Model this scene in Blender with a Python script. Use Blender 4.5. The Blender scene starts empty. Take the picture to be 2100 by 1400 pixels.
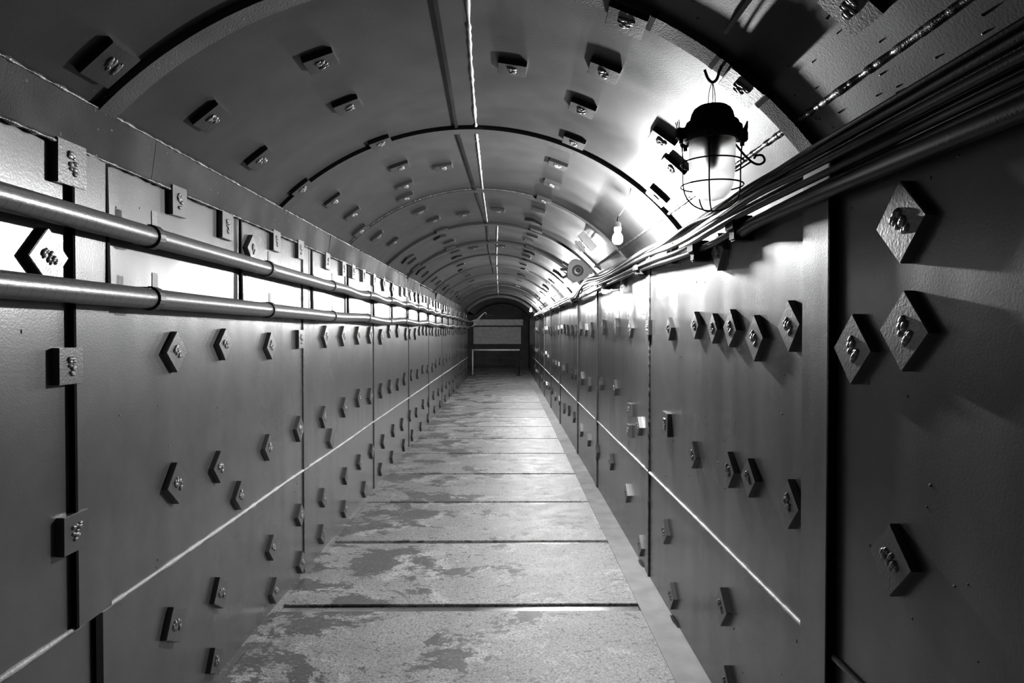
import bpy, bmesh, math, random
from mathutils import Vector, Matrix, noise
PI = math.pi
R_ = math.radians

# ------------------------------------------------------------------ camera, world, exposure
scene = bpy.context.scene
COL = scene.collection
cam_d = bpy.data.cameras.new('camera'); cam = bpy.data.objects.new('camera', cam_d); COL.objects.link(cam)
cam_d.sensor_width = 36.0; cam_d.lens = 36.0 * 1350 / 2100
cam_d.clip_start = 0.02; cam_d.clip_end = 200
cam.location = (0, 0, 1.5)
cam.rotation_euler = (R_(90 - 0.93), 0, R_(-0.51))
scene.camera = cam
w = bpy.data.worlds.new('world'); scene.world = w; w.use_nodes = True
w.node_tree.nodes['Background'].inputs[0].default_value = (0.5, 0.5, 0.5, 1)
w.node_tree.nodes['Background'].inputs[1].default_value = 0.0
scene.view_settings.view_transform = 'Standard'
scene.view_settings.look = 'None'
scene.view_settings.gamma = 1.0
scene.view_settings.exposure = -0.14
try: scene.view_settings.use_curve_mapping = False
except Exception: pass

# lamp positions (x, y, z of bulb) and power: they hang in a row under the right side of the vault
LAMPS = [(0.665, 3.93, 2.055, 220), (0.66, 7.15, 2.02, 75), (0.68, 10.6, 2.06, 185), (0.68, 14.2, 2.06, 210), (0.70, 18.6, 2.08, 100)]

# ------------------------------------------------------------------ tunnel measures (metres)
XL, XR = -1.26, 0.875          # side walls
XC, ZC, RV = -0.1925, 1.148, 1.47   # vault centre and radius
YB, YE, YF = -1.6, 21.5, 27.5  # back, end of plated walls, end wall
WZ = 0.635                     # height of the horizontal weld
def vp(th, r=RV):              # point of the vault section, th from the vertical
    return Vector((XC + r*math.sin(th), 0, ZC + r*math.cos(th)))

# ------------------------------------------------------------------ materials
def new_mat(name):
    m = bpy.data.materials.new(name); m.use_nodes = True
    nt = m.node_tree; b = nt.nodes['Principled BSDF']
    return m, nt, b
def N(nt, t, **kw):
    n = nt.nodes.new(t)
    for k, v in kw.items():
        if k in n.inputs: n.inputs[k].default_value = v
        else: setattr(n, k, v)
    return n
def ramp(nt, fac, stops):
    r = nt.nodes.new('ShaderNodeValToRGB')
    e = r.color_ramp.elements
    while len(e) < len(stops): e.new(0.5)
    for i, (p, v) in enumerate(stops):
        e[i].position = p; e[i].color = (v, v, v, 1)
    nt.links.new(fac, r.inputs[0])
    return r
def paint(name, base, rough, bump=0.25, wave=0.0, spec=0.5, speck=0.0, wscale=(1.5, 1.5, 0.35), metallic=0.0, coat=None):
    m, nt, b = new_mat(name)
    tc = N(nt, 'ShaderNodeTexCoord')
    n1 = N(nt, 'ShaderNodeTexNoise', Scale=7.0, Detail=6.0); nt.links.new(tc.outputs['Object'], n1.inputs['Vector'])
    c = ramp(nt, n1.outputs['Fac'], [(0.3, base*0.82), (0.72, base*1.15)])
    out = c.outputs[0]
    if speck > 0:
        n3 = N(nt, 'ShaderNodeTexNoise', Scale=60.0, Detail=3.0); nt.links.new(tc.outputs['Object'], n3.inputs['Vector'])
        s = ramp(nt, n3.outputs['Fac'], [(0.70, 0.0), (0.76, speck)])
        mx = N(nt, 'ShaderNodeMixRGB'); mx.inputs[2].default_value = (0.75, 0.75, 0.75, 1)
        nt.links.new(s.outputs[0], mx.inputs[0]); nt.links.new(out, mx.inputs[1]); out = mx.outputs[0]
    nt.links.new(out, b.inputs['Base Color'])
    n4 = N(nt, 'ShaderNodeTexNoise', Scale=3.0, Detail=4.0); nt.links.new(tc.outputs['Object'], n4.inputs['Vector'])
    rr = ramp(nt, n4.outputs['Fac'], [(0.3, rough*0.85), (0.7, min(1, rough*1.2))])
    nt.links.new(rr.outputs[0], b.inputs['Roughness'])
    b.inputs['Specular IOR Level'].default_value = spec
    b.inputs['Metallic'].default_value = metallic
    n2 = N(nt, 'ShaderNodeTexNoise', Scale=160.0, Detail=2.0); nt.links.new(tc.outputs['Object'], n2.inputs['Vector'])
    bp = N(nt, 'ShaderNodeBump', Strength=bump, Distance=0.002)
    nt.links.new(n2.outputs['Fac'], bp.inputs['Height'])
    last = bp
    if wave > 0:
        mp = N(nt, 'ShaderNodeMapping'); mp.inputs['Scale'].default_value = wscale
        nt.links.new(tc.outputs['Object'], mp.inputs['Vector'])
        n5 = N(nt, 'ShaderNodeTexNoise', Scale=2.2, Detail=1.5); nt.links.new(mp.outputs[0], n5.inputs['Vector'])
        bp2 = N(nt, 'ShaderNodeBump', Strength=wave, Distance=0.03)
        nt.links.new(n5.outputs['Fac'], bp2.inputs['Height']); nt.links.new(bp2.outputs[0], bp.inputs['Normal'])
    nt.links.new(last.outputs[0], b.inputs['Normal'])
    if coat:
        b.inputs['Coat Weight'].default_value = 1.0; b.inputs['Coat IOR'].default_value = coat[0]; b.inputs['Coat Roughness'].default_value = coat[1]
        nt.links.new(last.outputs[0], b.inputs['Coat Normal'])
    return m
M = {}
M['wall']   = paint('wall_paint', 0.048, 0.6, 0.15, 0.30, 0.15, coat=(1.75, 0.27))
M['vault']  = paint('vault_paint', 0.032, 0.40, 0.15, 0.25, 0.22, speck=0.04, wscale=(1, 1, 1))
M['rib']    = paint('rib_paint', 0.03, 0.40, 0.5, 0.0, 0.22, speck=0.1)
M['band']   = paint('band_paint', 0.022, 0.65, 0.7, 0.2, 0.15, speck=0.2)
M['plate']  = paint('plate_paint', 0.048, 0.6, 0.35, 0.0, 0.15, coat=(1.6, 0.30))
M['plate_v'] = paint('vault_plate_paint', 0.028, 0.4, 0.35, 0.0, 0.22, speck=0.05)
M['ribraw'] = paint('raw_rib_paint', 0.075, 0.8, 1.0, 0.0, 0.2, speck=0.25)
M['porc'] = paint('white_porcelain', 0.8, 0.3, 0.0)
M['bead']   = paint('weld_bead_metal_lit', 0.42, 0.45, 1.0, 0.0, 0.5)  # pale worn metal; light caught by the bead is painted into this tone
M['bead_d'] = paint('weld_bead_painted', 0.06, 0.35, 1.0, 0.0, 0.5, speck=0.3)
M['seam']   = paint('seam_shadow_gap', 0.006, 0.9, 0.3, spec=0.05)
M['blob']   = paint('weld_blob_metal', 0.14, 0.30, 1.0, 0.0, 0.8, speck=0.3)
M['dark']   = paint('dark_cast_iron', 0.012, 0.75, 0.6, spec=0.2)
M['cable']  = paint('black_rubber', 0.010, 0.38, 0.1, spec=0.25)
M['cable2'] = paint('grey_rubber', 0.03, 0.38, 0.1, spec=0.35)
M['clip']   = paint('clip_steel', 0.05, 0.45, 0.4)
M['rail']   = paint('barrier_paint', 0.45, 0.4, 0.3)
M['beam']   = paint('end_concrete', 0.6, 0.8, 0.8)
M['endpan'] = paint('end_panel', 0.5, 0.75, 0.5)
M['endwall'] = paint('end_wall_cement', 0.05, 0.8, 0.5)
M['strip']  = paint('joint_steel', 0.30, 0.28, 0.4, metallic=0.9)
M['box']    = paint('box_bakelite', 0.03, 0.4, 0.3)
def conduit_mat():
    m, nt, b = new_mat('conduit_metal')
    tc = N(nt, 'ShaderNodeTexCoord'); sp = N(nt, 'ShaderNodeSeparateXYZ'); nt.links.new(tc.outputs['Object'], sp.inputs[0])
    mu = N(nt, 'ShaderNodeMath', operation='MULTIPLY'); mu.inputs[1].default_value = 24.0
    nt.links.new(sp.outputs['Y'], mu.inputs[0])
    fr = N(nt, 'ShaderNodeMath', operation='FRACT'); nt.links.new(mu.outputs[0], fr.inputs[0])
    c = ramp(nt, fr.outputs[0], [(0.0, 0.015), (0.05, 0.015), (0.09, 0.07), (0.97, 0.07)])
    nt.links.new(c.outputs[0], b.inputs['Base Color'])
    bp = N(nt, 'ShaderNodeBump', Strength=0.5, Distance=0.003); nt.links.new(c.outputs[0], bp.inputs['Height'])
    n2 = N(nt, 'ShaderNodeTexNoise', Scale=120.0, Detail=3.0); nt.links.new(tc.outputs['Object'], n2.inputs['Vector'])
    bp2 = N(nt, 'ShaderNodeBump', Strength=0.3, Distance=0.002); nt.links.new(n2.outputs['Fac'], bp2.inputs['Height'])
    nt.links.new(bp.outputs[0], bp2.inputs['Normal']); nt.links.new(bp2.outputs[0], b.inputs['Normal'])
    b.inputs['Roughness'].default_value = 0.33; b.inputs['Metallic'].default_value = 0.0
    b.inputs['Specular IOR Level'].default_value = 1.0
    return m
M['conduit'] = conduit_mat()
def floor_mat():
    m, nt, b = new_mat('floor_concrete')
    tc = N(nt, 'ShaderNodeTexCoord')
    def noi(scale, det, dist=0.0, sc=(1, 1, 1)):
        mp = N(nt, 'ShaderNodeMapping'); mp.inputs['Scale'].default_value = sc
        nt.links.new(tc.outputs['Object'], mp.inputs['Vector'])
        n = N(nt, 'ShaderNodeTexNoise', Scale=scale, Detail=det, Distortion=dist); n.inputs['Roughness'].default_value = 0.72
        nt.links.new(mp.outputs[0], n.inputs['Vector']); return n.outputs['Fac']
    def mix(fac, a, v):
        mx = N(nt, 'ShaderNodeMixRGB'); nt.links.new(fac, mx.inputs[0]); nt.links.new(a, mx.inputs[1])
        mx.inputs[2].default_value = (v, v, v, 1); return mx.outputs[0]
    base = ramp(nt, noi(3.0, 8.0), [(0.35, 0.22), (0.65, 0.36)]).outputs[0]
    # pale worn paint
    out = mix(ramp(nt, noi(2.3, 10.0, 0.6), [(0.54, 0.0), (0.57, 0.7)]).outputs[0], base, 0.50)
    # peeled grey patches
    sx = N(nt, 'ShaderNodeSeparateXYZ'); nt.links.new(tc.outputs['Object'], sx.inputs[0])
    bi = N(nt, 'ShaderNodeMath', operation='MULTIPLY_ADD'); nt.links.new(sx.outputs['X'], bi.inputs[0]); bi.inputs[1].default_value = -0.06
    nt.links.new(noi(1.9, 10.0, 0.3, (1, 1.2, 1)), bi.inputs[2])
    out = mix(ramp(nt, bi.outputs[0], [(0.572, 0.0), (0.578, 0.9)]).outputs[0], out, 0.055)
    out = mix(ramp(nt, noi(9.0, 8.0, 0.8, (1, 1.3, 1)), [(0.60, 0.0), (0.612, 0.85)]).outputs[0], out, 0.055)
    # small pits
    out = mix(ramp(nt, noi(14.0, 7.0, 0.5, (0.8, 1.4, 1)), [(0.62, 0.0), (0.635, 0.9)]).outputs[0], out, 0.05)
    out = mix(ramp(nt, noi(34.0, 4.0), [(0.59, 0.0), (0.62, 0.85)]).outputs[0], out, 0.05)
    out = mix(ramp(nt, noi(90.0, 5.0), [(0.40, 0.75), (0.54, 0.0)]).outputs[0], out, 0.06)
    out = mix(ramp(nt, noi(60.0, 5.0, 0.0, (0.5, 1.4, 1)), [(0.58, 0.0), (0.66, 0.4)]).outputs[0], out, 0.75)
    # cracks
    dn = N(nt, 'ShaderNodeTexNoise', Scale=3.0, Detail=5.0); nt.links.new(tc.outputs['Object'], dn.inputs['Vector'])
    ad = N(nt, 'ShaderNodeMixRGB'); ad.blend_type = 'ADD'; ad.inputs[0].default_value = 0.35
    nt.links.new(tc.outputs['Object'], ad.inputs[1]); nt.links.new(dn.outputs['Color'], ad.inputs[2])
    vo = N(nt, 'ShaderNodeTexVoronoi', Scale=0.9); vo.feature = 'DISTANCE_TO_EDGE'; nt.links.new(ad.outputs[0], vo.inputs['Vector'])
    cr = ramp(nt, vo.outputs['Distance'], [(0.004, 0.8), (0.014, 0.0)]).outputs[0]
    gate = ramp(nt, noi(1.1, 2.0), [(0.55, 0.0), (0.60, 1.0)]).outputs[0]
    mm = N(nt, 'ShaderNodeMath', operation='MULTIPLY'); nt.links.new(cr, mm.inputs[0]); nt.links.new(gate, mm.inputs[1])
    out = mix(mm.outputs[0], out, 0.06)
    nt.links.new(out, b.inputs['Base Color'])
    rr = ramp(nt, noi(6.0, 6.0), [(0.35, 0.42), (0.7, 0.62)]); nt.links.new(rr.outputs[0], b.inputs['Roughness'])
    bp = N(nt, 'ShaderNodeBump', Strength=0.5, Distance=0.004); nt.links.new(out, bp.inputs['Height'])
    bp2 = N(nt, 'ShaderNodeBump', Strength=0.35, Distance=0.003); nt.links.new(noi(70.0, 4.0), bp2.inputs['Height'])
    nt.links.new(bp.outputs[0], bp2.inputs['Normal']); nt.links.new(bp2.outputs[0], b.inputs['Normal'])
    return m
M['floor'] = floor_mat()
M['kerb'] = paint('kerb_cement', 0.26, 0.75, 0.8, 0.0, 0.3)
def glass_mat():
    m, nt, b = new_mat('frosted_glass')
    b.inputs['Base Color'].default_value = (0.96, 0.96, 0.96, 1)
    b.inputs['Transmission Weight'].default_value = 1.0; b.inputs['Roughness'].default_value = 0.45
    b.inputs['IOR'].default_value = 1.2
    return m
M['glass'] = glass_mat()
def bulb_mat(s):
    m, nt, b = new_mat('glowing_bulb')
    b.inputs['Emission Color'].default_value = (1, 1, 1, 1); b.inputs['Emission Strength'].default_value = s
    return m
M['bulb'] = bulb_mat(60.0)

# ------------------------------------------------------------------ mesh helpers
def link_mesh(name, bm, mat, parent=None, smooth=False, recalc=True):
    if recalc: bmesh.ops.recalc_face_normals(bm, faces=bm.faces)
    me = bpy.data.meshes.new(name); bm.to_mesh(me); bm.free()
    me.materials.append(mat)
    if smooth:
        for p in me.polygons: p.use_smooth = True
    o = bpy.data.objects.new(name, me); COL.objects.link(o)
    if parent: o.parent = parent
    return o
def tag(o, label=None, cat=None, group=None, kind=None):
    if label: o['label'] = label
    if cat: o['category'] = cat
    if group: o['group'] = group
    if kind: o['kind'] = kind
    return o
def thing(name, label, cat, loc=(0, 0, 0), group=None):
    o = bpy.data.objects.new(name, None); COL.objects.link(o); o.location = loc
    o.empty_display_size = 0.05
    return tag(o, label, cat, group)
def box(bm, a, b, bevel=0.0):
    r = bmesh.ops.create_cube(bm, size=1.0)
    s = [b[i]-a[i] for i in range(3)]; c = [(b[i]+a[i])/2 for i in range(3)]
    for v in r['verts']: v.co = Vector((v.co.x*s[0]+c[0], v.co.y*s[1]+c[1], v.co.z*s[2]+c[2]))
    if bevel:
        es = list({e for v in r['verts'] for e in v.link_edges})
        bmesh.ops.bevel(bm, geom=es, offset=bevel, segments=2, affect='EDGES')
    return r['verts']
def prism_y(bm, prof, ys):     # closed profile [(x,z)] swept along y
    rings = [[bm.verts.new((p[0], y, p[1])) for p in prof] for y in ys]
    n = len(prof)
    for a, b in zip(rings, rings[1:]):
        for i in range(n):
            j = (i+1) % n
            bm.faces.new((a[i], a[j], b[j], b[i]))
    bm.faces.new(rings[0]); bm.faces.new(list(reversed(rings[-1])))
def spline(pts, per=8):
    P = [Vector(p) for p in pts]; P = [P[0]*2-P[1]] + P + [P[-1]*2-P[-2]]; out = []
    for i in range(1, len(P)-2):
        a, b, c, d = P[i-1:i+3]
        for k in range(per):
            t = k/per
            out.append(0.5*((2*b)+(c-a)*t+(2*a-5*b+4*c-d)*t*t+(3*b-a-3*c+d)*t**3))
    out.append(P[-2]); return out
def tube(bm, path, r, seg=10, jit=0.0, rnd=None):
    path = [Vector(p) for p in path]; rings = []
    up = Vector((0, 0, 1)); prev = None
    for i, p in enumerate(path):
        t = (path[min(i+1, len(path)-1)] - path[max(i-1, 0)]).normalized()
        if prev is None:
            s = t.cross(up)
            if s.length < 0.1: s = t.cross(Vector((1, 0, 0)))
        else: s = prev - t*prev.dot(t)
        s.normalize(); prev = s; u = s.cross(t)
        rr = r[i] if isinstance(r, (list, tuple)) else r
        ring = []
        for k in range(seg):
            q = rr*(1+(rnd.uniform(-jit, jit) if rnd else 0))
            a = 2*PI*k/seg
            ring.append(bm.verts.new(p + s*math.cos(a)*q + u*math.sin(a)*q))
        rings.append(ring)
    for a, b in zip(rings, rings[1:]):
        for k in range(seg):
            j = (k+1) % seg
            bm.faces.new((a[k], a[j], b[j], b[k]))
    bm.faces.new(rings[0]); bm.faces.new(list(reversed(rings[-1])))
def lathe(bm, prof, seg=40, closed=False):
    rings = []
    for r, z in prof:
        rings.append([bm.verts.new((max(r, 0.0004)*math.cos(2*PI*k/seg), max(r, 0.0004)*math.sin(2*PI*k/seg), z)) for k in range(seg)])
    pr = list(zip(rings, rings[1:]))
    if closed: pr.append((rings[-1], rings[0]))
    for a, b in pr:
        for k in range(seg):
            j = (k+1) % seg
            bm.faces.new((a[k], a[j], b[j], b[k]))
    if not closed:
        bm.faces.new(rings[0]); bm.faces.new(list(reversed(rings[-1])))
def frange(a, b, s):
    n = max(1, int(round((b-a)/s))); return [a+(b-a)*i/n for i in range(n+1)]

# ------------------------------------------------------------------ setting: vault
arc = [vp(R_(a)) for a in [-47 + (102)*i/72 for i in range(73)]]
arc_o = [vp(R_(a), RV+0.08) for a in [-47 + (102)*i/72 for i in range(73)]]
bm = bmesh.new()
prism_y(bm, [(p.x, p.z) for p in arc] + [(p.x, p.z) for p in reversed(arc_o)], frange(YB, YF+0.1, 0.8))
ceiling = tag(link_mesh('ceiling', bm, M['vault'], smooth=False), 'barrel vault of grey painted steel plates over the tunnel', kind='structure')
for p in ceiling.data.polygons:
    p.use_smooth = abs(p.normal.y) < 0.5
def arc_strip(y0, y1, t, a0=-47, a1=52.3, mat='rib', name='rib', parent=ceiling, seed=0):
    bm = bmesh.new(); n = 60; rings = []
    for i in range(n+1):
        a = R_(a0+(a1-a0)*i/n)
        q0 = vp(a, RV+0.01); q1 = vp(a, RV-t)
        rings.append([bm.verts.new((q0.x, y0, q0.z)), bm.verts.new((q1.x, y0, q1.z)), bm.verts.new((q1.x, y1, q1.z)), bm.verts.new((q0.x, y1, q0.z))])
    for a, b in zip(rings, rings[1:]):
        for k in range(4):
            j = (k+1) % 4
            bm.faces.new((a[k], a[j], b[j], b[k]))
    bm.faces.new(rings[0]); bm.faces.new(list(reversed(rings[-1])))
    return link_mesh(name, bm, M[mat], parent)
RIBS = [(0.35, 0.03), (2.005, 0.020), (3.61, 0.02), (5.2, 0.014), (6.8, 0.022), (8.2, 0.028), (9.6, 0.018), (11.2, 0.025), (12.8, 0.02), (14.4, 0.025), (16.0, 0.02), (17.6, 0.025), (19.2, 0.02), (20.8, 0.07)]
for y, t in RIBS:
    arc_strip(y, y+0.085, t, mat='ribraw' if y == 2.005 else 'rib', a1=55)
for a in (20.6, 25.9, 35.0, 38.3, 42.6):
    arc_strip(2.004, 2.091, 0.0215, a, a+0.6, 'seam', 'seam_or_shade_strip')
def weld_arc(y, a0, a1, r=0.0035, seed=1):
    rnd = random.Random(seed); bm = bmesh.new()
    pts = []
    n = int(abs(a1-a0)/0.5)
    for i in range(n+1):
        q = vp(R_(a0+(a1-a0)*i/n), RV-0.002); pts.append((q.x, y+rnd.uniform(-.001, .001), q.z))
    tube(bm, pts, [r*rnd.uniform(0.5, 1.4) for _ in pts], 6)
    return link_mesh('weld_bead', bm, M['bead_d'], ceiling)
weld_arc(5.2-0.002, -46, 52, 0.005, 4)
weld_arc(3.61+0.088, -46, 52, 0.004, 5)
def weld_line(pts, r, mat, parent, seed, per=30, jit=0.4, seg=7):
    rnd = random.Random(seed); bm = bmesh.new()
    P = []
    for a, b in zip(pts, pts[1:]):
        a = Vector(a); b = Vector(b); n = max(2, int((b-a).length*per))
        for i in range(n): P.append(a.lerp(b, i/n) + Vector((0, 0, 0)))
    P.append(Vector(pts[-1]))
    tube(bm, P, [r*rnd.uniform(1-jit, 1+jit) for _ in P], seg)
    return link_mesh('weld_bead', bm, mat, parent, smooth=True)
def vx(x, y, lift=0.0):
    r = RV-lift; dx = x-XC
    return (x, y, ZC+math.sqrt(r*r-dx*dx))
weld_line([vx(-0.120, YB), vx(-0.124, 1.0), vx(-0.128, 2.2), vx(-0.146, 2.75), vx(-0.167, 3.7), vx(-0.185, 5.2), vx(-0.195, 6.9)], 0.0075, M['bead'], ceiling, 11)
weld_line([vx(-0.090, 6.9), vx(-0.115, 8.2), vx(-0.16, 11), vx(-0.20, 15), vx(-0.245, 20.8)], 0.009, M['bead'], ceiling, 12)
for a, b in (((47.5), (YB, 20.8)),):
    weld_line([(vp(R_(a)).x, b[0], vp(R_(a)).z), (vp(R_(a)).x, b[1], vp(R_(a)).z)], 0.009, M['bead_d'], ceiling, 13, per=60)
# overlapping sheet edge near the crown (long dark step)
bm = bmesh.new()
xs = [(-0.235, YB), (-0.244, 2.2), (-0.262, 3.0), (-0.279, 3.65), (-0.25, 5.2), (-0.205, 7.0), (-0.24, 9.0), (-0.24, 13.0)]
for (x0, y0), (x1, y1) in zip(xs, xs[1:]):
    v = []
    for (x, y) in ((x0, y0), (x1, y1)):
        for dx, l in ((0, -0.01), (0, 0.014), (0.014, 0.010), (0.014, -0.01)):
            v.append(bm.verts.new(vx(x+dx, y, l)))
    for k in range(4):
        j = (k+1) % 4
        bm.faces.new((v[k], v[j], v[4+j], v[4+k]))
    bm.faces.new(v[:4]); bm.faces.new(v[4:])
link_mesh('seam_or_shade_strip', bm, M['seam'], ceiling)
# short longitudinal lap seam on the near right panels
bm = bmesh.new()
for a in (34.0,):
    q0, q1 = vp(R_(a), RV-0.012), vp(R_(a+0.5), RV-0.012); q2, q3 = vp(R_(a+0.5), RV+0.01), vp(R_(a), RV+0.01)
    prism_y(bm, [(q.x, q.z) for q in (q0, q1, q2, q3)], [YB, 1.9])
link_mesh('seam_or_shade_strip', bm, M['seam'], ceiling)

# ------------------------------------------------------------------ setting: walls
bm = bmesh.new(); prism_y(bm, [(XL, -0.1), (XL, 2.20), (XL-0.12, 2.20), (XL-0.12, -0.1)], frange(YB, YE, 1.0))
wall_left = tag(link_mesh('wall_left', bm, M['wall']), 'left tunnel wall of glossy grey painted steel sheets', kind='structure')
bm = bmesh.new(); prism_y(bm, [(XR, -0.1), (XR, 1.985), (XR+0.20, 1.985), (XR+0.20, -0.1)], frange(YB, YE+3, 1.0))
wall_right = tag(link_mesh('wall_right', bm, M['wall']), 'right tunnel wall of glossy grey painted steel sheets', kind='structure')
bm = bmesh.new(); box(bm, (XL-0.6, YB-0.15, -0.1), (XR+0.6, YB, 2.8))
tag(link_mesh('wall_back', bm, M['wall']), 'steel wall closing the tunnel behind the viewer', kind='structure')
# recessed side walls of the dark end chamber
bm = bmesh.new(); box(bm, (XL-0.55, YE, -0.1), (XL-0.35, YF, 2.8)); box(bm, (XL-0.45, YE-0.1, -0.1), (XL-0.12, YE, 2.8))
tag(link_mesh('wall_chamber', bm, M['endpan']), 'dark recessed side wall of the end chamber beyond the left plates', kind='structure')
bm = bmesh.new(); box(bm, (XL-0.6, YF, -0.1), (XR+0.6, YF+0.15, 2.8))
wall_end = tag(link_mesh('wall_end', bm, M['endwall']), 'dark wall closing the far end of the tunnel', kind='structure')
bm = bmesh.new(); box(bm, (-1.36, YF-0.06, 0.95), (0.62, YF+0.001, 1.66))
link_mesh('grey_panel', bm, M['endpan'], wall_end)
bm = bmesh.new(); box(bm, (-1.36, YF-0.30, 1.72), (0.70, YF+0.001, 1.97), 0.01)
tag(link_mesh('trim_1', bm, M['beam']), 'pale concrete beam across the end wall', kind='structure')

# seams: raised butt straps on the walls
def strap(x_wall, side, y0, y1, z0, z1, t, mat, parent, name='butt_strap'):
    bm = bmesh.new()
    if side < 0: box(bm, (x_wall-0.01, y0, z0), (x_wall+t, y1, z1), 0.0)
    else: box(bm, (x_wall-t, y0, z0), (x_wall+0.01, y1, z1), 0.0)
    return link_mesh(name, bm, mat, parent)
strap(XL, -1, 1.915, 2.075, WZ, 2.03, 0.016, M['wall'], wall_left)
strap(XL, -1, 2.0, 2.035, 0.0, WZ, 0.012, M['seam'], wall_left, 'seam_or_shade_strip')
strap(XL, -1, 1.905, 1.916, WZ, 2.03, 0.0165, M['seam'], wall_left, 'seam_or_shade_strip')  # camera-side step face of the strap; its shade put in as a black strip
for y in (4.08, 6.25, 8.5, 10.7, 12.9, 15.1, 17.3, 19.5):
    strap(XL, -1, y, y+0.11, 0.0, 2.03, 0.008, M['wall'], wall_left)
    weld_line([(XL+0.004, y, 0.0), (XL+0.004, y, 2.03)], 0.005, M['bead_d'], wall_left, int(y*10), per=80, seg=6)
strap(XR, 1, 1.735, 1.885, 0.0, 1.97, 0.024, M['wall'], wall_right)
strap(XR, 1, 1.728, 1.736, 0.0, 1.97, 0.0245, M['seam'], wall_right, 'seam_or_shade_strip')  # black strip paints the shade on the strap's face towards the camera
weld_line([(XR-0.004, 1.888, 0.9), (XR-0.004, 1.888, 1.97)], 0.0045, M['bead_d'], wall_right, 40, per=90, seg=6)
for y in (3.99, 6.28, 8.0, 10.6, 12.8, 15.0, 17.2, 19.4):
    strap(XR, 1, y, y+0.11, 0.0, 2.0, 0.010 if y > 4.5 else 0.005, M['wall'], wall_right)
    weld_line([(XR-0.005, y, 0.0), (XR-0.005, y, 1.98)], 0.006, M['bead_d'], wall_right, int(y*10)+1, per=80, seg=6)
# horizontal weld beads low on both walls
def wig(x, n, y1, seed, z=WZ):
    rnd = random.Random(seed); return [(x, YB+(y1-YB)*i/n, z+rnd.uniform(-.004, .004)) for i in range(n+1)]
weld_line(wig(XL+0.003, 30, YE, 3), 0.0085, M['bead'], wall_left, 21, per=28, jit=0.25)
weld_line(wig(XR-0.003, 30, YE, 4), 0.0075, M['bead'], wall_right, 22, per=28, jit=0.25)
# left: pale band between wall and vault, built of slightly differently tilted sheets
rnd = random.Random(8)
y = YB; k = 0
joints = [YB, 0.6, 2.33, 4.62, 7.0, 8.3, 9.4, 11.6, 13.8, 16.0, 18.2, 20.4, YE]
tilts = [0.010, 0.012, 0.012, 0.016, 0.004, 0.012, -0.012, 0.03, 0.008, 0.02, 0.0, 0.02]
cornice = None
for a, b, t in zip(joints, joints[1:], tilts):
    bm = bmesh.new()
    n = max(2, int((b-a)/0.15)); prof = []
    top = XL+0.022+t
    prism_y(bm, [(XL-0.05, 2.025), (XL+0.012, 2.025), (XL+0.016, 2.035), (top, 2.165), (top-0.01, 2.178), (XL-0.05, 2.178)], frange(a+0.0015, b-0.0015, 0.15))
    if cornice is None:
        cornice = tag(link_mesh('trim_2', bm, M['band']), 'rough grey steel band between the left wall and the vault', kind='structure')
    else: link_mesh('band_sheet', bm, M['band'], cornice)
for z, x, s in ((2.026, XL+0.014, 31), (2.170, XL+0.032, 32)):
    weld_line([(x, YB, z), (x, YE, z)], 0.0055, M['bead_d'], cornice, s, per=45, jit=0.7, seg=6)
# right: top edge shelf of the wall
bm = bmesh.new(); prism_y(bm, [(XR-0.015, 1.95), (XR-0.015, 1.990), (XR+0.15, 1.990), (XR+0.15, 1.95)], frange(YB, YE, 1.0))
tag(link_mesh('trim_3', bm, M['rib']), 'narrow steel shelf edge along the top of the right wall', kind='structure')

# small drips and weld spatter on the sheets
def spatter(parent, seed, n, fn, mat):
    rnd = random.Random(seed); bm = bmesh.new()
    for _ in range(n):
        p, ax = fn(rnd); r = bmesh.ops.create_icosphere(bm, subdivisions=1, radius=1.0)
        a, b = rnd.uniform(.002, .007), rnd.uniform(.002, .004)
        if rnd.random() < 0.5: a, b = b, a
        for v in r['verts']: v.co = Vector(p) + (Vector((v.co.x*0.002, v.co.y*a, v.co.z*b)) if ax == 'x' else Vector((v.co.x*b, v.co.y*a, v.co.z*0.003)))
    tag(link_mesh('weld_spatter', bm, mat, parent, smooth=True), kind='stuff')
spatter(wall_left, 5, 70, lambda r: ((XL, 1.2+6*r.random()**1.5, r.uniform(0.1, 1.95)), 'x'), M['bead_d'])
spatter(wall_right, 6, 110, lambda r: ((XR, 1.2+6*r.random()**1.5, r.uniform(0.1, 1.85)), 'x'), M['bead_d'])
def _vs(r):
    q = vp(R_(r.uniform(25, 54))); return ((q.x, r.uniform(1.0, 1.95), q.z), 'z')
spatter(ceiling, 7, 120, _vs, M['bead_d'])

# ------------------------------------------------------------------ floor
bm = bmesh.new(); box(bm, (XL-0.6, YB, -0.15), (XR+0.4, YF, -0.03))
floor = tag(link_mesh('floor', bm, M['floor']), 'worn grey painted concrete walkway floor in cross slabs', kind='structure')
J = [2.42, 3.55, 4.66, 5.75, 6.89, 8.04, 9.16, 10.3, 11.4, 12.6, 13.8, 15.3, 17, 18.7, 20.4, 22.2]
edges = [YB, 0.2, 1.3] + J + [YF]
GW = [0.05]*20
for i, (a, b) in enumerate(zip(edges, edges[1:])):
    bm = bmesh.new()
    g = 0.045 if a < 4.0 else 0.03 if a < 5 else 0.02
    g2 = 0.045 if b < 4.0 else 0.03 if b < 5 else 0.02
    box(bm, (XL+0.04, a+g, -0.03), (0.725, b-g2, 0.0), 0.003)
    link_mesh('slab', bm, M['floor'], floor)
for i, y in enumerate(edges[1:-1]):
    bm = bmesh.new(); h = 0.047 if y < 4.0 else 0.032 if y < 5 else 0.022
    box(bm, (XL+0.04, y-h*0.55, -0.031), (0.725, y+h*0.62, -0.010), 0.002)
    link_mesh('joint_strip', bm, M['strip'], floor)
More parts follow.
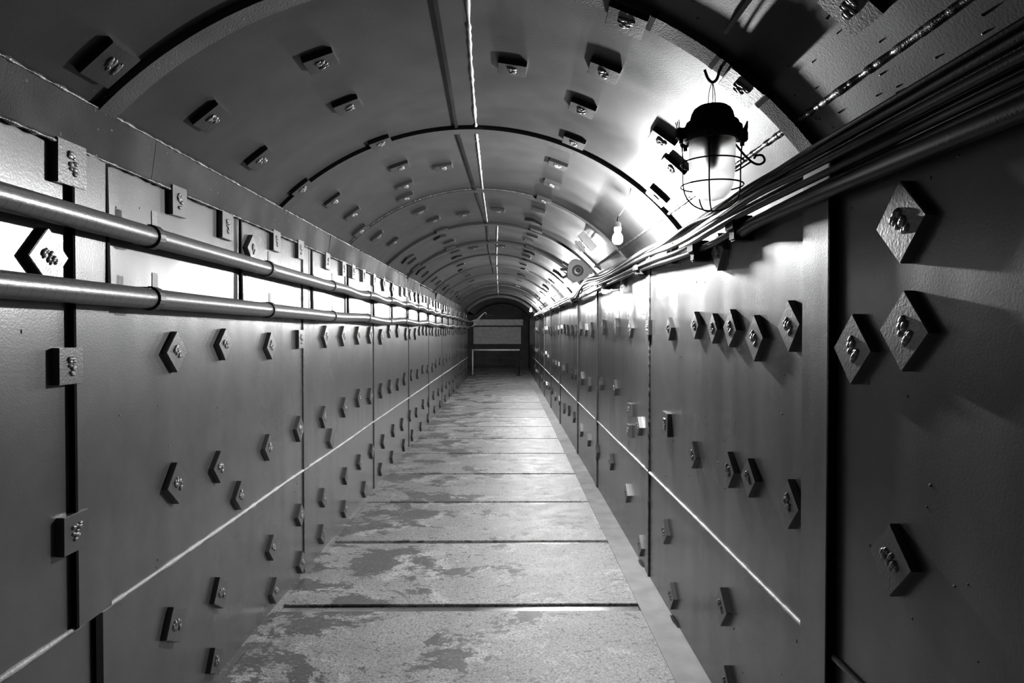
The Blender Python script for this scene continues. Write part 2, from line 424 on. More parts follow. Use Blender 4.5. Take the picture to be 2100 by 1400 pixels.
for x0, x1 in ((XL-0.005, XL+0.0405), (0.7245, XR+0.005)):
    bm = bmesh.new(); box(bm, (x0, YB, -0.03), (x1, YF, 0.0005)); link_mesh('edge_kerb', bm, M['kerb'] if x0 > 0 else M['floor'], floor)

# ------------------------------------------------------------------ anchor plates on walls and vault
def plate_mesh(seed, mk='plate'):
    bm = bmesh.new()
    box(bm, (-0.5, -0.5, -0.004), (0.5, 0.5, 0.0), 0)
    bm.free(); bm = bmesh.new()
    rnd = random.Random(seed)
    h = 0.0575; t = 0.022
    q = [(-h+rnd.uniform(-.002, .002), -h), (h, -h+rnd.uniform(-.002, .002)), (h+rnd.uniform(-.002, .002), h), (-h, h+rnd.uniform(-.002, .002))]
    v0 = [bm.verts.new((a, b, -0.004)) for a, b in q]; v1 = [bm.verts.new((a, b, t)) for a, b in q]
    bm.faces.new(v0); f = bm.faces.new(v1)
    for k in range(4): bm.faces.new((v0[k], v0[(k+1) % 4], v1[(k+1) % 4], v1[k]))
    bmesh.ops.bevel(bm, geom=list(bm.edges), offset=0.0018, segments=2, affect='EDGES')
    bmesh.ops.recalc_face_normals(bm, faces=bm.faces)
    me = bpy.data.meshes.new('plate'); bm.to_mesh(me); bm.free(); me.materials.append(M[mk]); return me
def blob_mesh(seed):
    rnd = random.Random(seed); bm = bmesh.new()
    for k in range(14):
        r = bmesh.ops.create_icosphere(bm, subdivisions=2, radius=1.0)
        cx, cy = rnd.uniform(-.015, .015), rnd.uniform(-.026, .026); s = rnd.uniform(.006, .011)
        for v in r['verts']: v.co = Vector((cx+v.co.x*s*1.3, cy+v.co.y*s*0.75, 0.022+v.co.z*s*0.65))
    me = bpy.data.meshes.new('weld_blob'); bm.to_mesh(me); bm.free(); me.materials.append(M['blob'])
    for p in me.polygons: p.use_smooth = True
    return me
PM = [plate_mesh(s) for s in range(5)]; PV = [plate_mesh(s, 'plate_v') for s in range(5)]; BM = [blob_mesh(s) for s in range(5)]
prnd = random.Random(77)
def place_plate(mat4, size, label, group, shape, with_blob=True, thick=1.0, aspect=1.0):
    i = prnd.randrange(5)
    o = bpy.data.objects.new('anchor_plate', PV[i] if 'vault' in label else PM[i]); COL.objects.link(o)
    s = size/0.115
    o.matrix_world = mat4 @ Matrix.Diagonal((s*aspect, s, thick, 1))
    tag(o, label, 'steel plate', group)
    if with_blob:
        b = bpy.data.objects.new('weld_blob', BM[i]); COL.objects.link(b); b.parent = o
    return o
def frame(origin, ax, ay, az, rot):
    m = Matrix(((ax.x, ay.x, az.x, origin.x), (ax.y, ay.y, az.y, origin.y), (ax.z, ay.z, az.z, origin.z), (0, 0, 0, 1)))
    return m @ Matrix.Rotation(R_(rot), 4, 'Z')
def m_left(y, z, rot): return frame(Vector((XL, y, z)), Vector((0, 1, 0)), Vector((0, 0, 1)), Vector((1, 0, 0)), rot)
def m_right(y, z, rot): return frame(Vector((XR, y, z)), Vector((0, -1, 0)), Vector((0, 0, 1)), Vector((-1, 0, 0)), rot)
def m_vault(y, th, rot):
    p = vp(R_(th), RV-0.018 if abs(y-2.05) < 0.04 else RV); p.y = y
    n = Vector((-math.sin(R_(th)), 0, -math.cos(R_(th)))); t = Vector((math.cos(R_(th)), 0, -math.sin(R_(th))))
    return frame(p, t, n.cross(t), n, rot)
ORD = ['nearest', 'second', 'third', 'fourth', 'fifth', 'sixth', 'seventh', 'eighth', 'ninth', 'tenth', 'eleventh', 'twelfth', 'thirteenth', 'fourteenth', 'fifteenth', 'sixteenth']
def ordinal(i): return 'nearest one' if i == 0 else '%s nearest' % ORD[i]
def row(mf, items, rowdesc, far, fardesc, far_shape='D', farsize=0.108):
    for i, it in enumerate(items):
        y, z, sh = it[0], it[1], it[2]
        sz = it[3] if len(it) > 3 else 0.112
        rot = 45+prnd.uniform(-5, 5) if sh == 'D' else prnd.uniform(-2, 2)
        if len(it) > 4: rot = it[4]
        word = 'diamond-set' if sh == 'D' else 'square-set'
        place_plate(mf(y, z, rot), sz, '%s steel plate %s, %s' % (word, rowdesc, ordinal(i)), 'steel plates welded to the tunnel lining', sh)
    for y, z in far:
        rot = (45 if far_shape == 'D' or prnd.random() < 0.3 else 0)+prnd.uniform(-6, 6)
        place_plate(mf(y, z, rot), farsize*prnd.uniform(0.9, 1.1), fardesc, fardesc.replace('small ', ''), far_shape, with_blob=False)
def far_list(y0, y1, z, dz=0.02, s0=0.5, s1=0.75):
    out = []; y = y0
    while y < y1:
        out.append((y+prnd.uniform(-.06, .06), z+prnd.uniform(-dz, dz)))
        y += s0+(s1-s0)*(y-y0)/(y1-y0)
    return out
row(m_left, [(1.9, 1.975, 'S', .125), (2.52, 1.99, 'S'), (2.95, 1.965, 'S', .118), (3.58, 1.985, 'S'), (4.0, 1.99, 'S'), (4.6, 1.985, 'S'), (5.06, 1.975, 'S'), (5.38, 1.98, 'S'), (5.77, 1.98, 'S'), (6.23, 1.98, 'S'), (6.72, 1.98, 'D'), (7.24, 1.96, 'D')],
    'high on the left wall under the band', far_list(7.8, 21.2, 1.97, 0.02, 0.42, 0.6), 'small steel plate far down the left wall in the row under the band', 'S')
row(m_left, [(1.8, 1.70, 'D', .112), (3.24, 1.90, 'D', .10)], 'beside the upper conduit on the left wall', [], '')
row(m_left, [(1.885, 1.40, 'S', .105), (2.49, 1.42, 'D'), (2.92, 1.44, 'D', .10), (3.49, 1.42, 'D', .105), (4.0, 1.45, 'S', .11), (4.56, 1.46, 'D'), (5.05, 1.46, 'D'), (5.56, 1.46, 'D'), (6.05, 1.46, 'D'), (6.59, 1.44, 'D'), (7.06, 1.50, 'D'), (7.6, 1.50, 'D')],
    'below the lower conduit on the left wall', far_list(8.2, 21.2, 1.48, 0.025, 0.42, 0.6), 'small steel plate far down the left wall in the row below the lower conduit')
row(m_left, [(1.9, 0.92, 'S', .112), (2.49, 0.925, 'D', .115), (2.86, 0.91, 'D', .10), (3.08, 0.73, 'D', .10), (3.45, 0.89, 'D', .10), (3.97, 0.91, 'D'), (4.51, 0.91, 'D'), (5.08, 0.91, 'D'), (5.58, 0.93, 'D'), (6.05, 0.90, 'D'), (6.59, 0.90, 'D'), (7.09, 0.90, 'D')],
    'at waist height on the left wall', [(4.7, 0.73)]+far_list(7.6, 21.0, 0.90, 0.025, 0.55, 0.9), 'small steel plate far down the left wall above the horizontal weld')
row(m_left, [(2.47, 0.395, 'D', .115, 62), (2.86, 0.36, 'D', .11, 58), (3.5, 0.345, 'D', .10), (3.98, 0.385, 'D', .10), (4.49, 0.36, 'D', .10), (5.12, 0.37, 'D', .10), (5.61, 0.38, 'D', .10), (6.12, 0.38, 'D', .10)],
    'below the weld line on the left wall', far_list(6.7, 20.8, 0.37, 0.025, 0.6, 1.1), 'small steel plate far down the left wall below the horizontal weld')
row(m_left, [(2.81, 0.085, 'D', .10, 60), (3.54, 0.10, 'D', .10), (4.0, 0.09, 'D', .10), (4.46, 0.12, 'D', .10), (5.09, 0.12, 'D', .10)],
    'just above the floor on the left wall', far_list(5.8, 18, 0.11, 0.015, 0.7, 1.3), 'small steel plate far down the left wall just above the floor')
# right wall
row(m_right, [(1.425, 1.735, 'D', .13), (2.66, 1.82, 'D', .11), (3.45, 1.90, 'S'), (4.86, 1.845, 'S', .13), (7.52, 1.90, 'S')],
    'high on the right wall under the cables', far_list(8.6, 20.5, 1.90, 0.04, 1.0, 1.2), 'small steel plate far down the right wall under the cables')
row(m_right, [(1.41, 1.50, 'D', .125), (1.62, 1.455, 'D', .125), (1.985, 1.515, 'D'), (2.26, 1.475, 'D', .115), (2.51, 1.51, 'D', .105), (2.72, 1.51, 'D', .09), (2.98, 1.525, 'D', .09), (3.46, 1.51, 'D', .09), (3.98, 1.52, 'S', .09), (4.55, 1.52, 'D', .10), (5.15, 1.53, 'D', .10), (5.85, 1.53, 'D', .10)],
    'at eye height on the right wall', far_list(6.6, 20.8, 1.51, 0.02, 0.5, 0.8), 'small steel plate far down the right wall at eye height')
row(m_right, [(1.45, 0.99, 'D', .115), (1.98, 0.975, 'D', .11), (2.31, 0.98, 'D', .10), (2.52, 0.965, 'D', .10), (3.01, 0.93, 'D', .09), (3.53, 1.0, 'S', .125), (4.26, 0.88, 'D', .09), (4.58, 0.95, 'S', .09), (4.60, 0.80, 'S', .09), (5.2, 1.05, 'D', .09), (5.97, 1.02, 'D', .09)],
    'at waist height on the right wall', far_list(6.9, 20.8, 0.95, 0.05, 0.6, 0.95), 'small steel plate far down the right wall above the horizontal weld')
row(m_right, [(2.60, 0.40, 'D', .11), (3.55, 0.41, 'D', .10), (4.68, 0.34, 'D', .10), (5.4, 0.42, 'D', .10)],
    'below the weld line on the right wall', far_list(6.2, 20.8, 0.36, 0.04, 0.7, 1.1), 'small steel plate far down the right wall below the horizontal weld')
row(m_right, [(2.55, 0.12, 'D', .10), (3.4, 0.12, 'D', .10), (4.2, 0.12, 'D', .10)],
    'just above the floor on the right wall', [], '')
# vault
row(m_vault, [(1.9, -40.2, 'S', .13), (2.47, -38.3, 'S', .12), (3.01, -39.2, 'S', .12), (3.62, -39.2, 'S', .12), (4.13, -37.1, 'S', .12), (4.62, -36.8, 'S', .12), (5.10, -39.6, 'S', .12), (5.61, -37.8, 'S', .12), (6.18, -36.0, 'S', .12)],
    'in the row low on the left of the vault', far_list(6.9, 16, -38.0, 1.5, 0.4, 0.9), 'small steel plate far off low on the left of the vault', 'S', .115)
row(m_vault, [(2.51, -20.3, 'S', .12), (2.98, -20.8, 'S', .12), (3.60, -19.6, 'S', .12), (4.15, -18.9, 'S', .12), (4.62, -20.5, 'S', .12), (4.95, -22.4, 'S', .12), (5.58, -21.4, 'S', .12), (6.14, -19.1, 'S', .12)],
    'in the row high on the left of the vault', far_list(6.8, 16, -20.0, 1.5, 0.42, 0.9), 'small steel plate far off high on the left of the vault', 'S', .115)
row(m_vault, [(2.75, 8.6, 'S', .12), (6.06, 4.7, 'S', .12), (8.6, 5.0, 'S', .12)], 'just right of the crown of the vault', [], '')
row(m_vault, [(4.40, -8.8, 'S', .12), (6.2, -8.0, 'S', .12), (8.7, -9.0, 'S', .12)], 'just left of the crown of the vault', [], '')
row(m_vault, [(2.075, 23.3, 'S', .13), (2.53, 22.9, 'S', .12), (2.99, 21.6, 'S', .12), (3.49, 22.2, 'S', .12), (4.04, 20.4, 'S', .12), (4.57, 20.5, 'S', .12), (5.17, 19.5, 'S', .12), (5.70, 18.9, 'S', .12)],
    'in the row high on the right of the vault', far_list(6.3, 16, 19.0, 1.2, 0.42, 0.9), 'small steel plate far off high on the right of the vault', 'S', .115)
row(m_vault, [(1.49, 41.8, 'S', .12), (2.04, 39.8, 'S', .13), (2.85, 36.4, 'S', .12), (3.03, 41.0, 'S', .12), (3.51, 43.0, 'S', .12)],
    'in the row low on the right of the vault', far_list(8.6, 16, 39.0, 1.5, 0.6, 1.0), 'small steel plate far off low on the right of the vault', 'S', .115)

# ------------------------------------------------------------------ conduits, clips and hanger rods on the left wall
CX = XL+0.072; CR = 0.034
def conduit(z0, seed, label, sags):
    rnd = random.Random(seed); bm = bmesh.new(); pts = []
    for y in frange(0.3, 21.3, 0.12):
        k = min(1.0, max(0.0, (y-3.5)/3.0))
        pts.append((CX+0.006*math.sin(y*1.3+seed), y, z0+sags(y)))
    tube(bm, pts, CR, 20)
    o = link_mesh('corrugated_conduit', bm, M['conduit'], smooth=True)
    return tag(o, label, 'conduit', 'corrugated conduits along the left wall')
sagA = lambda y: 0.010*math.sin((y-2.2)*2*PI/1.12) * min(1, max(0, (y-4)/1.5)) + 0.008*math.sin(y*0.9)
sagB = lambda y: 0.010*math.sin((y-2.6)*2*PI/2.24) * min(1, max(0, (y-4)/1.5)) + 0.006*math.sin(y*0.7+1)
conduit(1.808, 1, 'upper ringed grey metal conduit running along the left wall', sagA)
conduit(1.605, 2, 'lower ringed grey metal conduit running along the left wall', sagB)
def clip_mesh():
    bm = bmesh.new(); r0 = CR+0.001; r1 = CR+0.007; w2 = 0.017; n = 14
    outer, inner = [], []
    for i in range(n+1):
        a = R_(95 - 240*i/n)
        outer.append((r1*math.cos(a), r1*math.sin(a))); inner.append((r0*math.cos(a), r0*math.sin(a)))
    outer = outer + [(-0.071, -0.024)]; inner = inner + [(-0.071, -0.020)]
    m_ = len(outer)
    vo0 = [bm.verts.new((x, -w2, z)) for x, z in outer]; vi0 = [bm.verts.new((x, -w2, z)) for x, z in inner]
    vo1 = [bm.verts.new((x, w2, z)) for x, z in outer]; vi1 = [bm.verts.new((x, w2, z)) for x, z in inner]
    for i in range(m_-1):
        bm.faces.new((vo0[i], vo0[i+1], vo1[i+1], vo1[i])); bm.faces.new((vi0[i], vi1[i], vi1[i+1], vi0[i+1]))
        bm.faces.new((vo0[i], vi0[i], vi0[i+1], vo0[i+1])); bm.faces.new((vo1[i], vo1[i+1], vi1[i+1], vi1[i]))
    bm.faces.new((vo0[0], vo1[0], vi1[0], vi0[0])); bm.faces.new((vo0[-1], vi0[-1], vi1[-1], vo1[-1]))
    bmesh.ops.recalc_face_normals(bm, faces=bm.faces)
    # upstanding tongue in front of the conduit
    box(bm, (0.008, -w2, 0.030), (0.0115, w2, 0.086)); box(bm, (-0.072, -w2*0.5, 0.036), (0.009, w2*0.5, 0.0395))
    me = bpy.data.meshes.new('conduit_clip'); bm.to_mesh(me); bm.free(); me.materials.append(M['clip']); return me
CM = clip_mesh()
CY = [1.15, 2.23, 3.30, 4.47, 5.62, 6.7, 7.7, 8.7, 9.8, 10.9, 12.0, 13.1, 14.2, 15.3, 16.4, 17.5, 18.6, 19.7, 20.8]
for zz, sg, nm in ((1.808, sagA, 'upper'), (1.605, sagB, 'lower')):
    j = 0
    for y in CY:
        o = bpy.data.objects.new('conduit_clip', CM); COL.objects.link(o)
        o.location = (CX+0.006*math.sin(y*1.3+(1 if nm == 'upper' else 2)), y, zz+sg(y)); o.rotation_euler = (R_(prnd.uniform(-3, 3)), 0, 0)
        if y > 2 and y < 8.5:
            tag(o, 'steel strap clip holding the %s conduit, %s' % (nm, ordinal(j)), 'clip', 'clips holding the conduits'); j += 1
        elif y <= 2:
            bpy.data.objects.remove(o)
        else: tag(o, 'small steel strap clip far along the %s conduit' % nm, 'clip', 'far clips on the %s conduit' % nm)
def hanger(y, label, grp):
    bm = bmesh.new()
    tube(bm, [(XL+0.012, y, 2.02), (XL+0.012, y, 1.80), (XL+0.014, y, 1.58)], [0.007, 0.010, 0.012], 8)
    box(bm, (XL-0.002, y-0.018, 1.84), (XL+0.022, y+0.018, 1.862), 0.002)
    box(bm, (XL-0.002, y-0.014, 1.60), (XL+0.022, y+0.014, 1.62), 0.002)
    tag(link_mesh('mounting_rod', bm, M['dark']), label, 'rod', grp)
HY = [2.07, 3.11, 4.24, 5.2, 6.2, 7.2, 8.3, 9.4, 10.5, 11.7, 12.9, 14.2, 15.5, 17, 18.5]
for j, y in enumerate(HY):
    if j < 6: hanger(y, 'thin dark vertical rod behind the conduits, %s' % ordinal(j), 'vertical rods behind the conduits')
    else: hanger(y, 'thin dark vertical rod far down the left wall behind the conduits', 'far vertical rods behind the conduits')
# conduit terminal and loose wires at the far left corner
t = thing('cable_outlet', 'dark outlet with loose wires where the left conduits end', 'cable outlet', (CX, YE-0.15, 1.6))
bm = bmesh.new(); box(bm, (-0.075, -0.12, -0.03), (0.05, 0.12, 0.20), 0.01); link_mesh('outlet_body', bm, M['dark'], t)
for k, pts in enumerate([[(0.02, 0.1, 0.20), (0.20, 0.2, 0.26), (0.38, 0.3, 0.42), (0.50, 0.3, 0.50), (0.54, 0.3, 0.44)], [(0.02, 0.1, 0.02), (0.16, 0.2, 0.10), (0.30, 0.3, 0.30), (0.46, 0.3, 0.48)], [(0.5, 0.3, 0.36), (0.62, 0.3, 0.40), (0.72, 0.3, 0.40)]]):
    bm = bmesh.new(); tube(bm, spline(pts), 0.011, 8); link_mesh('loose_wire', bm, M['rail'] if k < 2 else M['cable2'], t, smooth=True)

# ------------------------------------------------------------------ cables on the right
cspec = [
    # (pts (x,y,z)..., radius, mat, label)
    ([(0.83, -0.4, 1.97), (0.825, 1.2, 1.972), (0.81, 1.75, 1.965), (0.79, 2.05, 1.955), (0.775, 2.5, 1.945), (0.78, 3.0, 1.93), (0.79, 3.8, 1.955), (0.80, 5.3, 1.95), (0.78, 6.4, 1.99), (0.76, 7.1, 1.90), (0.80, 8.2, 1.93), (0.79, 11, 1.95), (0.80, 20.5, 1.94)], 0.014, 'cable', 'topmost thick black cable strung along the right wall'),
    ([(0.835, -0.4, 1.935), (0.825, 1.2, 1.94), (0.81, 1.75, 1.935), (0.79, 2.1, 1.93), (0.78, 2.5, 1.905), (0.79, 3.1, 1.90), (0.80, 3.9, 1.93), (0.79, 5.4, 1.93), (0.77, 6.5, 1.96), (0.765, 7.2, 1.87), (0.80, 8.4, 1.91), (0.80, 20.5, 1.92)], 0.012, 'cable', 'second black cable under the topmost one on the right wall'),
    ([(0.845, -0.4, 1.908), (0.84, 1.2, 1.912), (0.83, 1.8, 1.91), (0.81, 2.2, 1.90), (0.80, 2.55, 1.885), (0.81, 3.1, 1.875), (0.82, 4.0, 1.90), (0.80, 5.5, 1.90), (0.78, 6.6, 1.93), (0.81, 8.6, 1.89), (0.81, 20.5, 1.90)], 0.010, 'cable2', 'grey cable in the middle of the bundle on the right wall'),
    ([(0.855, -0.4, 1.89), (0.85, 1.2, 1.89), (0.84, 1.9, 1.88), (0.83, 2.3, 1.865), (0.83, 2.7, 1.85), (0.83, 3.2, 1.855), (0.84, 4.1, 1.88), (0.82, 5.6, 1.875), (0.83, 8.8, 1.87), (0.83, 20.5, 1.88)], 0.013, 'cable', 'lowest black cable lying against the right wall'),
    ([(0.81, 0.8, 1.985), (0.795, 1.78, 1.975), (0.76, 2.02, 1.94), (0.73, 2.3, 1.91), (0.75, 2.7, 1.935), (0.78, 3.4, 1.93), (0.80, 4.4, 1.97), (0.80, 6.3, 2.0), (0.76, 6.9, 1.95)], 0.006, 'cable', 'thin black wire drooping in front of the cable bundle'),
    ([(0.80, 1.7, 1.975), (0.79, 1.9, 1.97), (0.755, 2.1, 1.95), (0.735, 2.35, 1.925), (0.77, 2.9, 1.945), (0.80, 3.6, 1.96), (0.81, 5.0, 1.97)], 0.005, 'cable', 'thin wire passing just under the hanging lantern'),
]
for pts, r, mt, lb in cspec:
    bm = bmesh.new(); tube(bm, spline(pts, 10), r, 12)
    tag(link_mesh('cable', bm, M[mt], smooth=True), lb, 'cable', 'cables along the right wall')
bm = bmesh.new(); tube(bm, spline([(0.845, -0.4, 1.855), (0.845, 0.8, 1.86), (0.84, 1.5, 1.865), (0.83, 2.12, 1.862), (0.83, 2.32, 1.85)], 8), 0.021, 18)
lathe_o = tag(link_mesh('pipe_conduit', bm, M['cable'], smooth=True), 'thick dark pipe under the cables ending near the lantern', 'pipe')
def saddle(y, zc, label, h=0.055):
    bm = bmesh.new()
    box(bm, (0.805, y-0.03, zc-h), (XR+0.002, y+0.03, zc+h*0.6), 0.006)
    box(bm, (0.795, y-0.045, zc-0.018), (0.815, y+0.045, zc+0.018), 0.004)
    tag(link_mesh('cable_bracket', bm, M['dark']), label, 'bracket', 'brackets under the cables')
saddle(2.35, 1.875, 'dark cable bracket on the right wall below the hanging lantern')
saddle(2.85, 1.855, 'dark cable bracket on the right wall just beyond the hanging lantern')
for j, y in enumerate((4.1, 5.5, 8.2, 10.0, 12.0, 14.5, 17.0, 19.5)):
    saddle(y, 1.89, 'small cable bracket far down the right wall, %s of the far ones' % ('nearest' if j == 0 else ORD[j]), 0.045)

# ------------------------------------------------------------------ hanging lanterns
def hook_mesh(bm, top, bottom):
    x, y, z = top; bx, by, bz = bottom
    tube(bm, spline([(x+0.02, y, z+0.03), (x+0.004, y, z), (x, y, z-0.02), (bx+0.022, by, bz+0.035), (bx+0.014, by, bz+0.008), (bx, by, bz-0.002), (bx-0.014, by, bz+0.01), (bx-0.024, by, bz+0.036)], 6), 0.0045, 8)
def lantern(loc, label, hook_top, lit=False, full=True):
    x, y, z = loc     # z: underside of the cap rim
    t = thing('cage_lantern', label, 'lantern', (x, y, z), 'cage lanterns under the vault')
    bm = bmesh.new()
    lathe(bm, [(0.0, 0.103), (0.022, 0.102), (0.045, 0.099), (0.056, 0.091), (0.063, 0.078), (0.067, 0.062), (0.069, 0.052), (0.079, 0.050), (0.082, 0.040), (0.090, 0.034), (0.094, 0.012), (0.090, 0.0), (0.078, -0.008), (0.070, -0.006), (0.066, 0.02), (0.05, 0.05), (0.0, 0.07)], 40)
    link_mesh('cap', bm, M['dark'], t, smooth=True)
    for k, a in enumerate((R_(8), R_(128), R_(186), R_(248))):
        bm = bmesh.new()
        m4 = Matrix.Rotation(a, 4, 'Z')
        vs = box(bm, (0.078, -0.013, -0.004), (0.115, 0.013, 0.030), 0.004)
        if k == 0:
            tube(bm, [(0.105, 0, 0.02), (0.113, 0, 0.045), (0.117, 0, 0.062)], [0.011, 0.006, 0.002], 8)
        if k == 2:
            for dy in (-0.010, 0, 0.010): tube(bm, [(0.108, dy, 0.026), (0.112, dy*1.4, 0.052)], 0.0016, 6)
        tube(bm, [(0.100, 0, -0.016), (0.100, 0, 0.0)], 0.007, 8)
        for v in bm.verts: v.co = m4 @ v.co
        link_mesh('clamp_lug', bm, M['dark'], t)
    # glass
    prof_o = [(0.064, 0.0), (0.070, -0.006), (0.0705, -0.05), (0.068, -0.11), (0.064, -0.14), (0.055, -0.165), (0.038, -0.182), (0.016, -0.189), (0.0, -0.190)]
    prof_i = [(r-0.0035 if r > 0.004 else 0, zz+0.0035 if zz < -0.1 else zz) for r, zz in prof_o]
    bm = bmesh.new(); lathe(bm, prof_o + list(reversed(prof_i)), 40)
    link_mesh('glass_jar', bm, M['glass'], t, smooth=True)
    bm = bmesh.new(); lathe(bm, [(0.0, 0.04), (0.022, 0.04), (0.024, -0.03), (0.020, -0.06), (0.012, -0.085), (0.0, -0.092)], 20); link_mesh('bulb_socket', bm, M['dark'], t, smooth=True)
    # cage
    bm = bmesh.new()
    for rz, rr in ((-0.075, 0.094), (-0.145, 0.094)):
        tube(bm, [(rr*math.cos(2*PI*k/40), rr*math.sin(2*PI*k/40), rz) for k in range(41)], 0.0024, 6)
    for a in (R_(8), R_(98), R_(188), R_(248)):
        c, s = math.cos(a), math.sin(a)
        pts = [(0.100, -0.004), (0.097, -0.04), (0.095, -0.09), (0.094, -0.145), (0.085, -0.18), (0.060, -0.207), (0.025, -0.220), (0.0, -0.222)]
        tube(bm, spline([(r*c, r*s, zz) for r, zz in pts], 5), 0.0023, 6)
    link_mesh('wire_cage', bm, M['dark'], t, smooth=True)
    hx, hy, hz = [hook_top[i]-loc[i] for i in range(3)]
    bm = bmesh.new(); hook_mesh(bm, (hx, hy, hz), (0.0, 0.0, 0.178)); 
    hk = link_mesh('hook', bm, M['dark'], t, smooth=True)
    bm = bmesh.new()
    for sgn in (-1, 0.3, 1): tube(bm, spline([(0, 0.0, 0.180), (0.009*sgn, 0.004, 0.145), (0.012*sgn, 0.006, 0.1)], 5), 0.0012, 6)
    link_mesh('wire_loop', bm, M['dark'], t, smooth=True)
    if full:
        bm = bmesh.new(); tube(bm, spline([(0.078, 0.03, 0.0), (0.10, 0.04, -0.02), (0.122, 0.04, -0.045), (0.142, 0.03, -0.066), (0.158, 0.02, -0.072), (0.170, 0.015, -0.062), (0.165, 0.02, -0.045), (0.150, 0.03, -0.042), (0.142, 0.03, -0.052)], 6), 0.0036, 8)
        link_mesh('latch_wire', bm, M['dark'], t, smooth=True)
        bm = bmesh.new(); tube(bm, spline([(0.066, 0.05, -0.095), (0.10, 0.05, -0.082), (0.135, 0.04, -0.060)], 5), 0.0028, 8)
        link_mesh('latch_wire', bm, M['dark'], t, smooth=True)
    return t
def point_light(name, loc, power, r=0.025, parent=None):
    l = bpy.data.lights.new(name, 'POINT'); l.energy = power; l.color = (1, 1, 1); l.shadow_soft_size = r
    o = bpy.data.objects.new(name, l); COL.objects.link(o)
    if parent: o.parent = parent; o.location = loc
    else: o.location = loc
    return o
lantern((0.640, 2.05, 2.095), 'unlit dark cage lantern with frosted glass hanging on a hook at upper right', (0.665, 2.05, 2.33))

def bare_lamp(x, y, z, power, label, rib_y):
    t = thing('pendant_lamp', label, 'lamp', (x, y, z), 'glowing lamps along the right of the vault')
    th = math.asin((x+0.03-XC)/RV); top = ZC+RV*math.cos(th)-z
    bm = bmesh.new(); lathe(bm, [(0.0, 0.095), (0.010, 0.095), (0.020, 0.085), (0.022, 0.045), (0.018, 0.035), (0.0, 0.034)], 20); link_mesh('lamp_socket', bm, M['porc'], t, smooth=True)
    bm = bmesh.new(); lathe(bm, [(0.013, 0.038), (0.016, 0.03), (0.028, 0.010), (0.032, -0.008), (0.028, -0.026), (0.015, -0.038), (0.0, -0.041)], 24)
    b = link_mesh('bulb', bm, bulb_mat(power/0.036), t, smooth=True)
    bm = bmesh.new(); tube(bm, spline([(0.03, rib_y-y, top+0.01), (0.03, rib_y-y, top-0.03), (0.02, (rib_y-y)*0.5, 0.16), (0.0, 0, 0.12), (0, 0, 0.092)], 6), 0.003, 8)
    link_mesh('hook', bm, M['dark'], t, smooth=True)
    return t
names = ['bare glowing bulb on a hook behind the dark lantern, nearest of the lit lamps', 'second glowing lamp, beside the round junction box', 'third glowing lamp down the tunnel', 'fourth glowing lamp down the tunnel', 'last glowing lamp near the tunnel end']
def add_lamp(i):
    x, y, z, p = LAMPS[i]
    t = bare_lamp(x, y, z, p, names[i], y-0.25)
    # the bulb's own light sits just below/around the bulb
for i in range(5): add_lamp(i)

# round junction box beside the second lamp
t = thing('junction_box', 'round grey junction box with cable glands on the right by the second lamp', 'junction box', (0.715, 6.6, 2.10))
def yl(bm, prof, seg=32):
    lathe(bm, prof, seg)
    for v in bm.verts: v.co = Vector((v.co.x, -v.co.z, v.co.y))
bm = bmesh.new()
prof = []
cpts = []
for k in range(48):
    a = 2*PI*k/48; r = 0.113*(1+0.10*math.cos(3*a+0.4)); cpts.append((r*math.cos(a), r*math.sin(a)))
prism_y(bm, cpts, [-0.03, 0.07]); bmesh.ops.bevel(bm, geom=[e for e in bm.edges if abs(e.verts[0].co.y-e.verts[1].co.y) < 1e-6], offset=0.012, segments=2, affect='EDGES')
link_mesh('housing', bm, M['box'], t)
bm = bmesh.new(); yl(bm, [(0.0, 0.05), (0.045, 0.05), (0.055, 0.045), (0.058, 0.025)]); link_mesh('lid', bm, M['plate'], t, smooth=True)
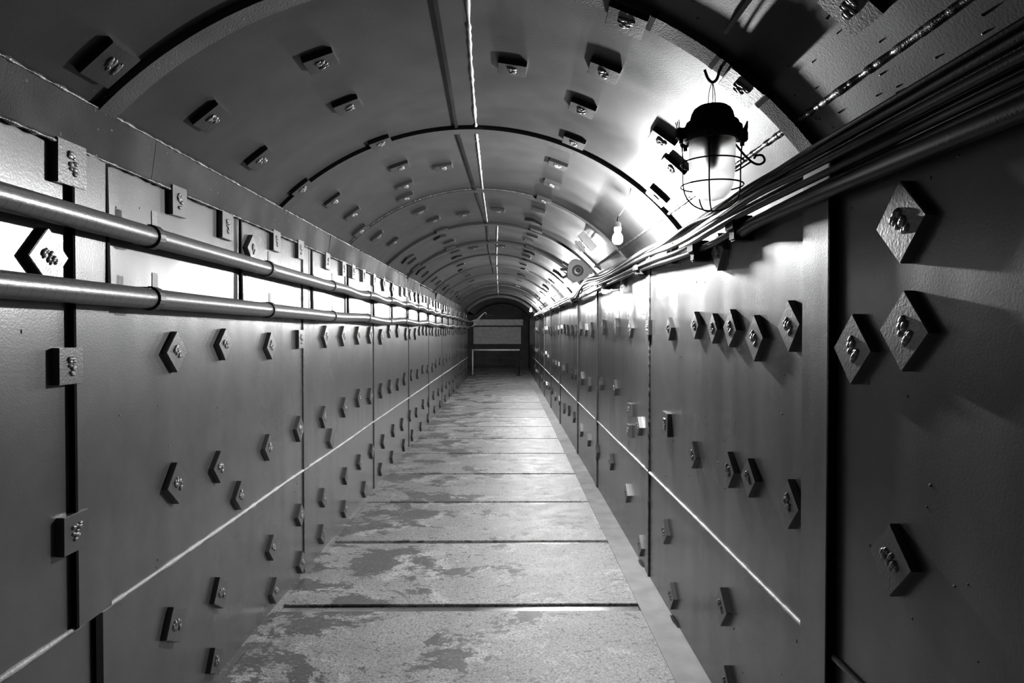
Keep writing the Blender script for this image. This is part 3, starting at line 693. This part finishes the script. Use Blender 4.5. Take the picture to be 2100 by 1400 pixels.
bm = bmesh.new(); yl(bm, [(0.0, 0.062), (0.018, 0.062), (0.022, 0.05)], 20); link_mesh('lid_screw', bm, M['box'], t, smooth=True)
for a in (150, 175, 205):
    bm = bmesh.new(); c, s = math.cos(R_(a)), math.sin(R_(a)); tube(bm, [(0.09*c, 0, 0.09*s), (0.17*c, 0, 0.17*s)], 0.016, 10); link_mesh('cable_gland', bm, M['box'], t)
bm = bmesh.new(); box(bm, (0.06, 0.0, -0.03), (0.155, 0.06, 0.03), 0.004); link_mesh('wall_bracket', bm, M['box'], t)

# bracket plates fixed to the vault right of it
t = thing('bracket_box', 'grey rectangular bracket plate and rounded lug on the vault above the junction box', 'bracket', (0.69, 5.6, 2.262))
bm = bmesh.new(); box(bm, (-0.09, -0.02, -0.032), (0.09, 0.02, 0.032), 0.004)
for v in bm.verts: v.co = Matrix.Rotation(R_(48), 3, 'Y') @ v.co
link_mesh('plate', bm, M['plate'], t)
bm = bmesh.new(); box(bm, (-0.07, -0.01, -0.105), (0.05, 0.03, -0.045), 0.018)
for v in bm.verts: v.co = Matrix.Rotation(R_(48), 3, 'Y') @ v.co
link_mesh('rounded_lug', bm, M['box'], t)
bm = bmesh.new(); box(bm, (-0.01, -0.01, -0.06), (0.01, 0.03, 0.07), 0.002)
for v in bm.verts: v.co = Matrix.Rotation(R_(48), 3, 'Y') @ v.co
link_mesh('stem', bm, M['plate'], t)

# ------------------------------------------------------------------ barrier at the far end
t = thing('barrier', 'low tube barrier standing across the far end of the walkway', 'barrier', (-0.36, 22.0, 0.0))
for x in (-0.76, 0.79):
    bm = bmesh.new(); tube(bm, [(x, 0, 0), (x, 0, 0.86)], 0.022, 12); link_mesh('post', bm, M['rail'] if x < 0 else M['dark'], t, smooth=True)
    bm = bmesh.new(); box(bm, (x-0.10, -0.05, 0.0), (x+0.10, 0.05, 0.012), 0.003); link_mesh('foot_plate', bm, M['dark'], t)
bm = bmesh.new(); tube(bm, [(-0.78, 0, 0.86), (0.81, 0, 0.86)], 0.028, 12); link_mesh('top_rail', bm, M['rail'], t, smooth=True)
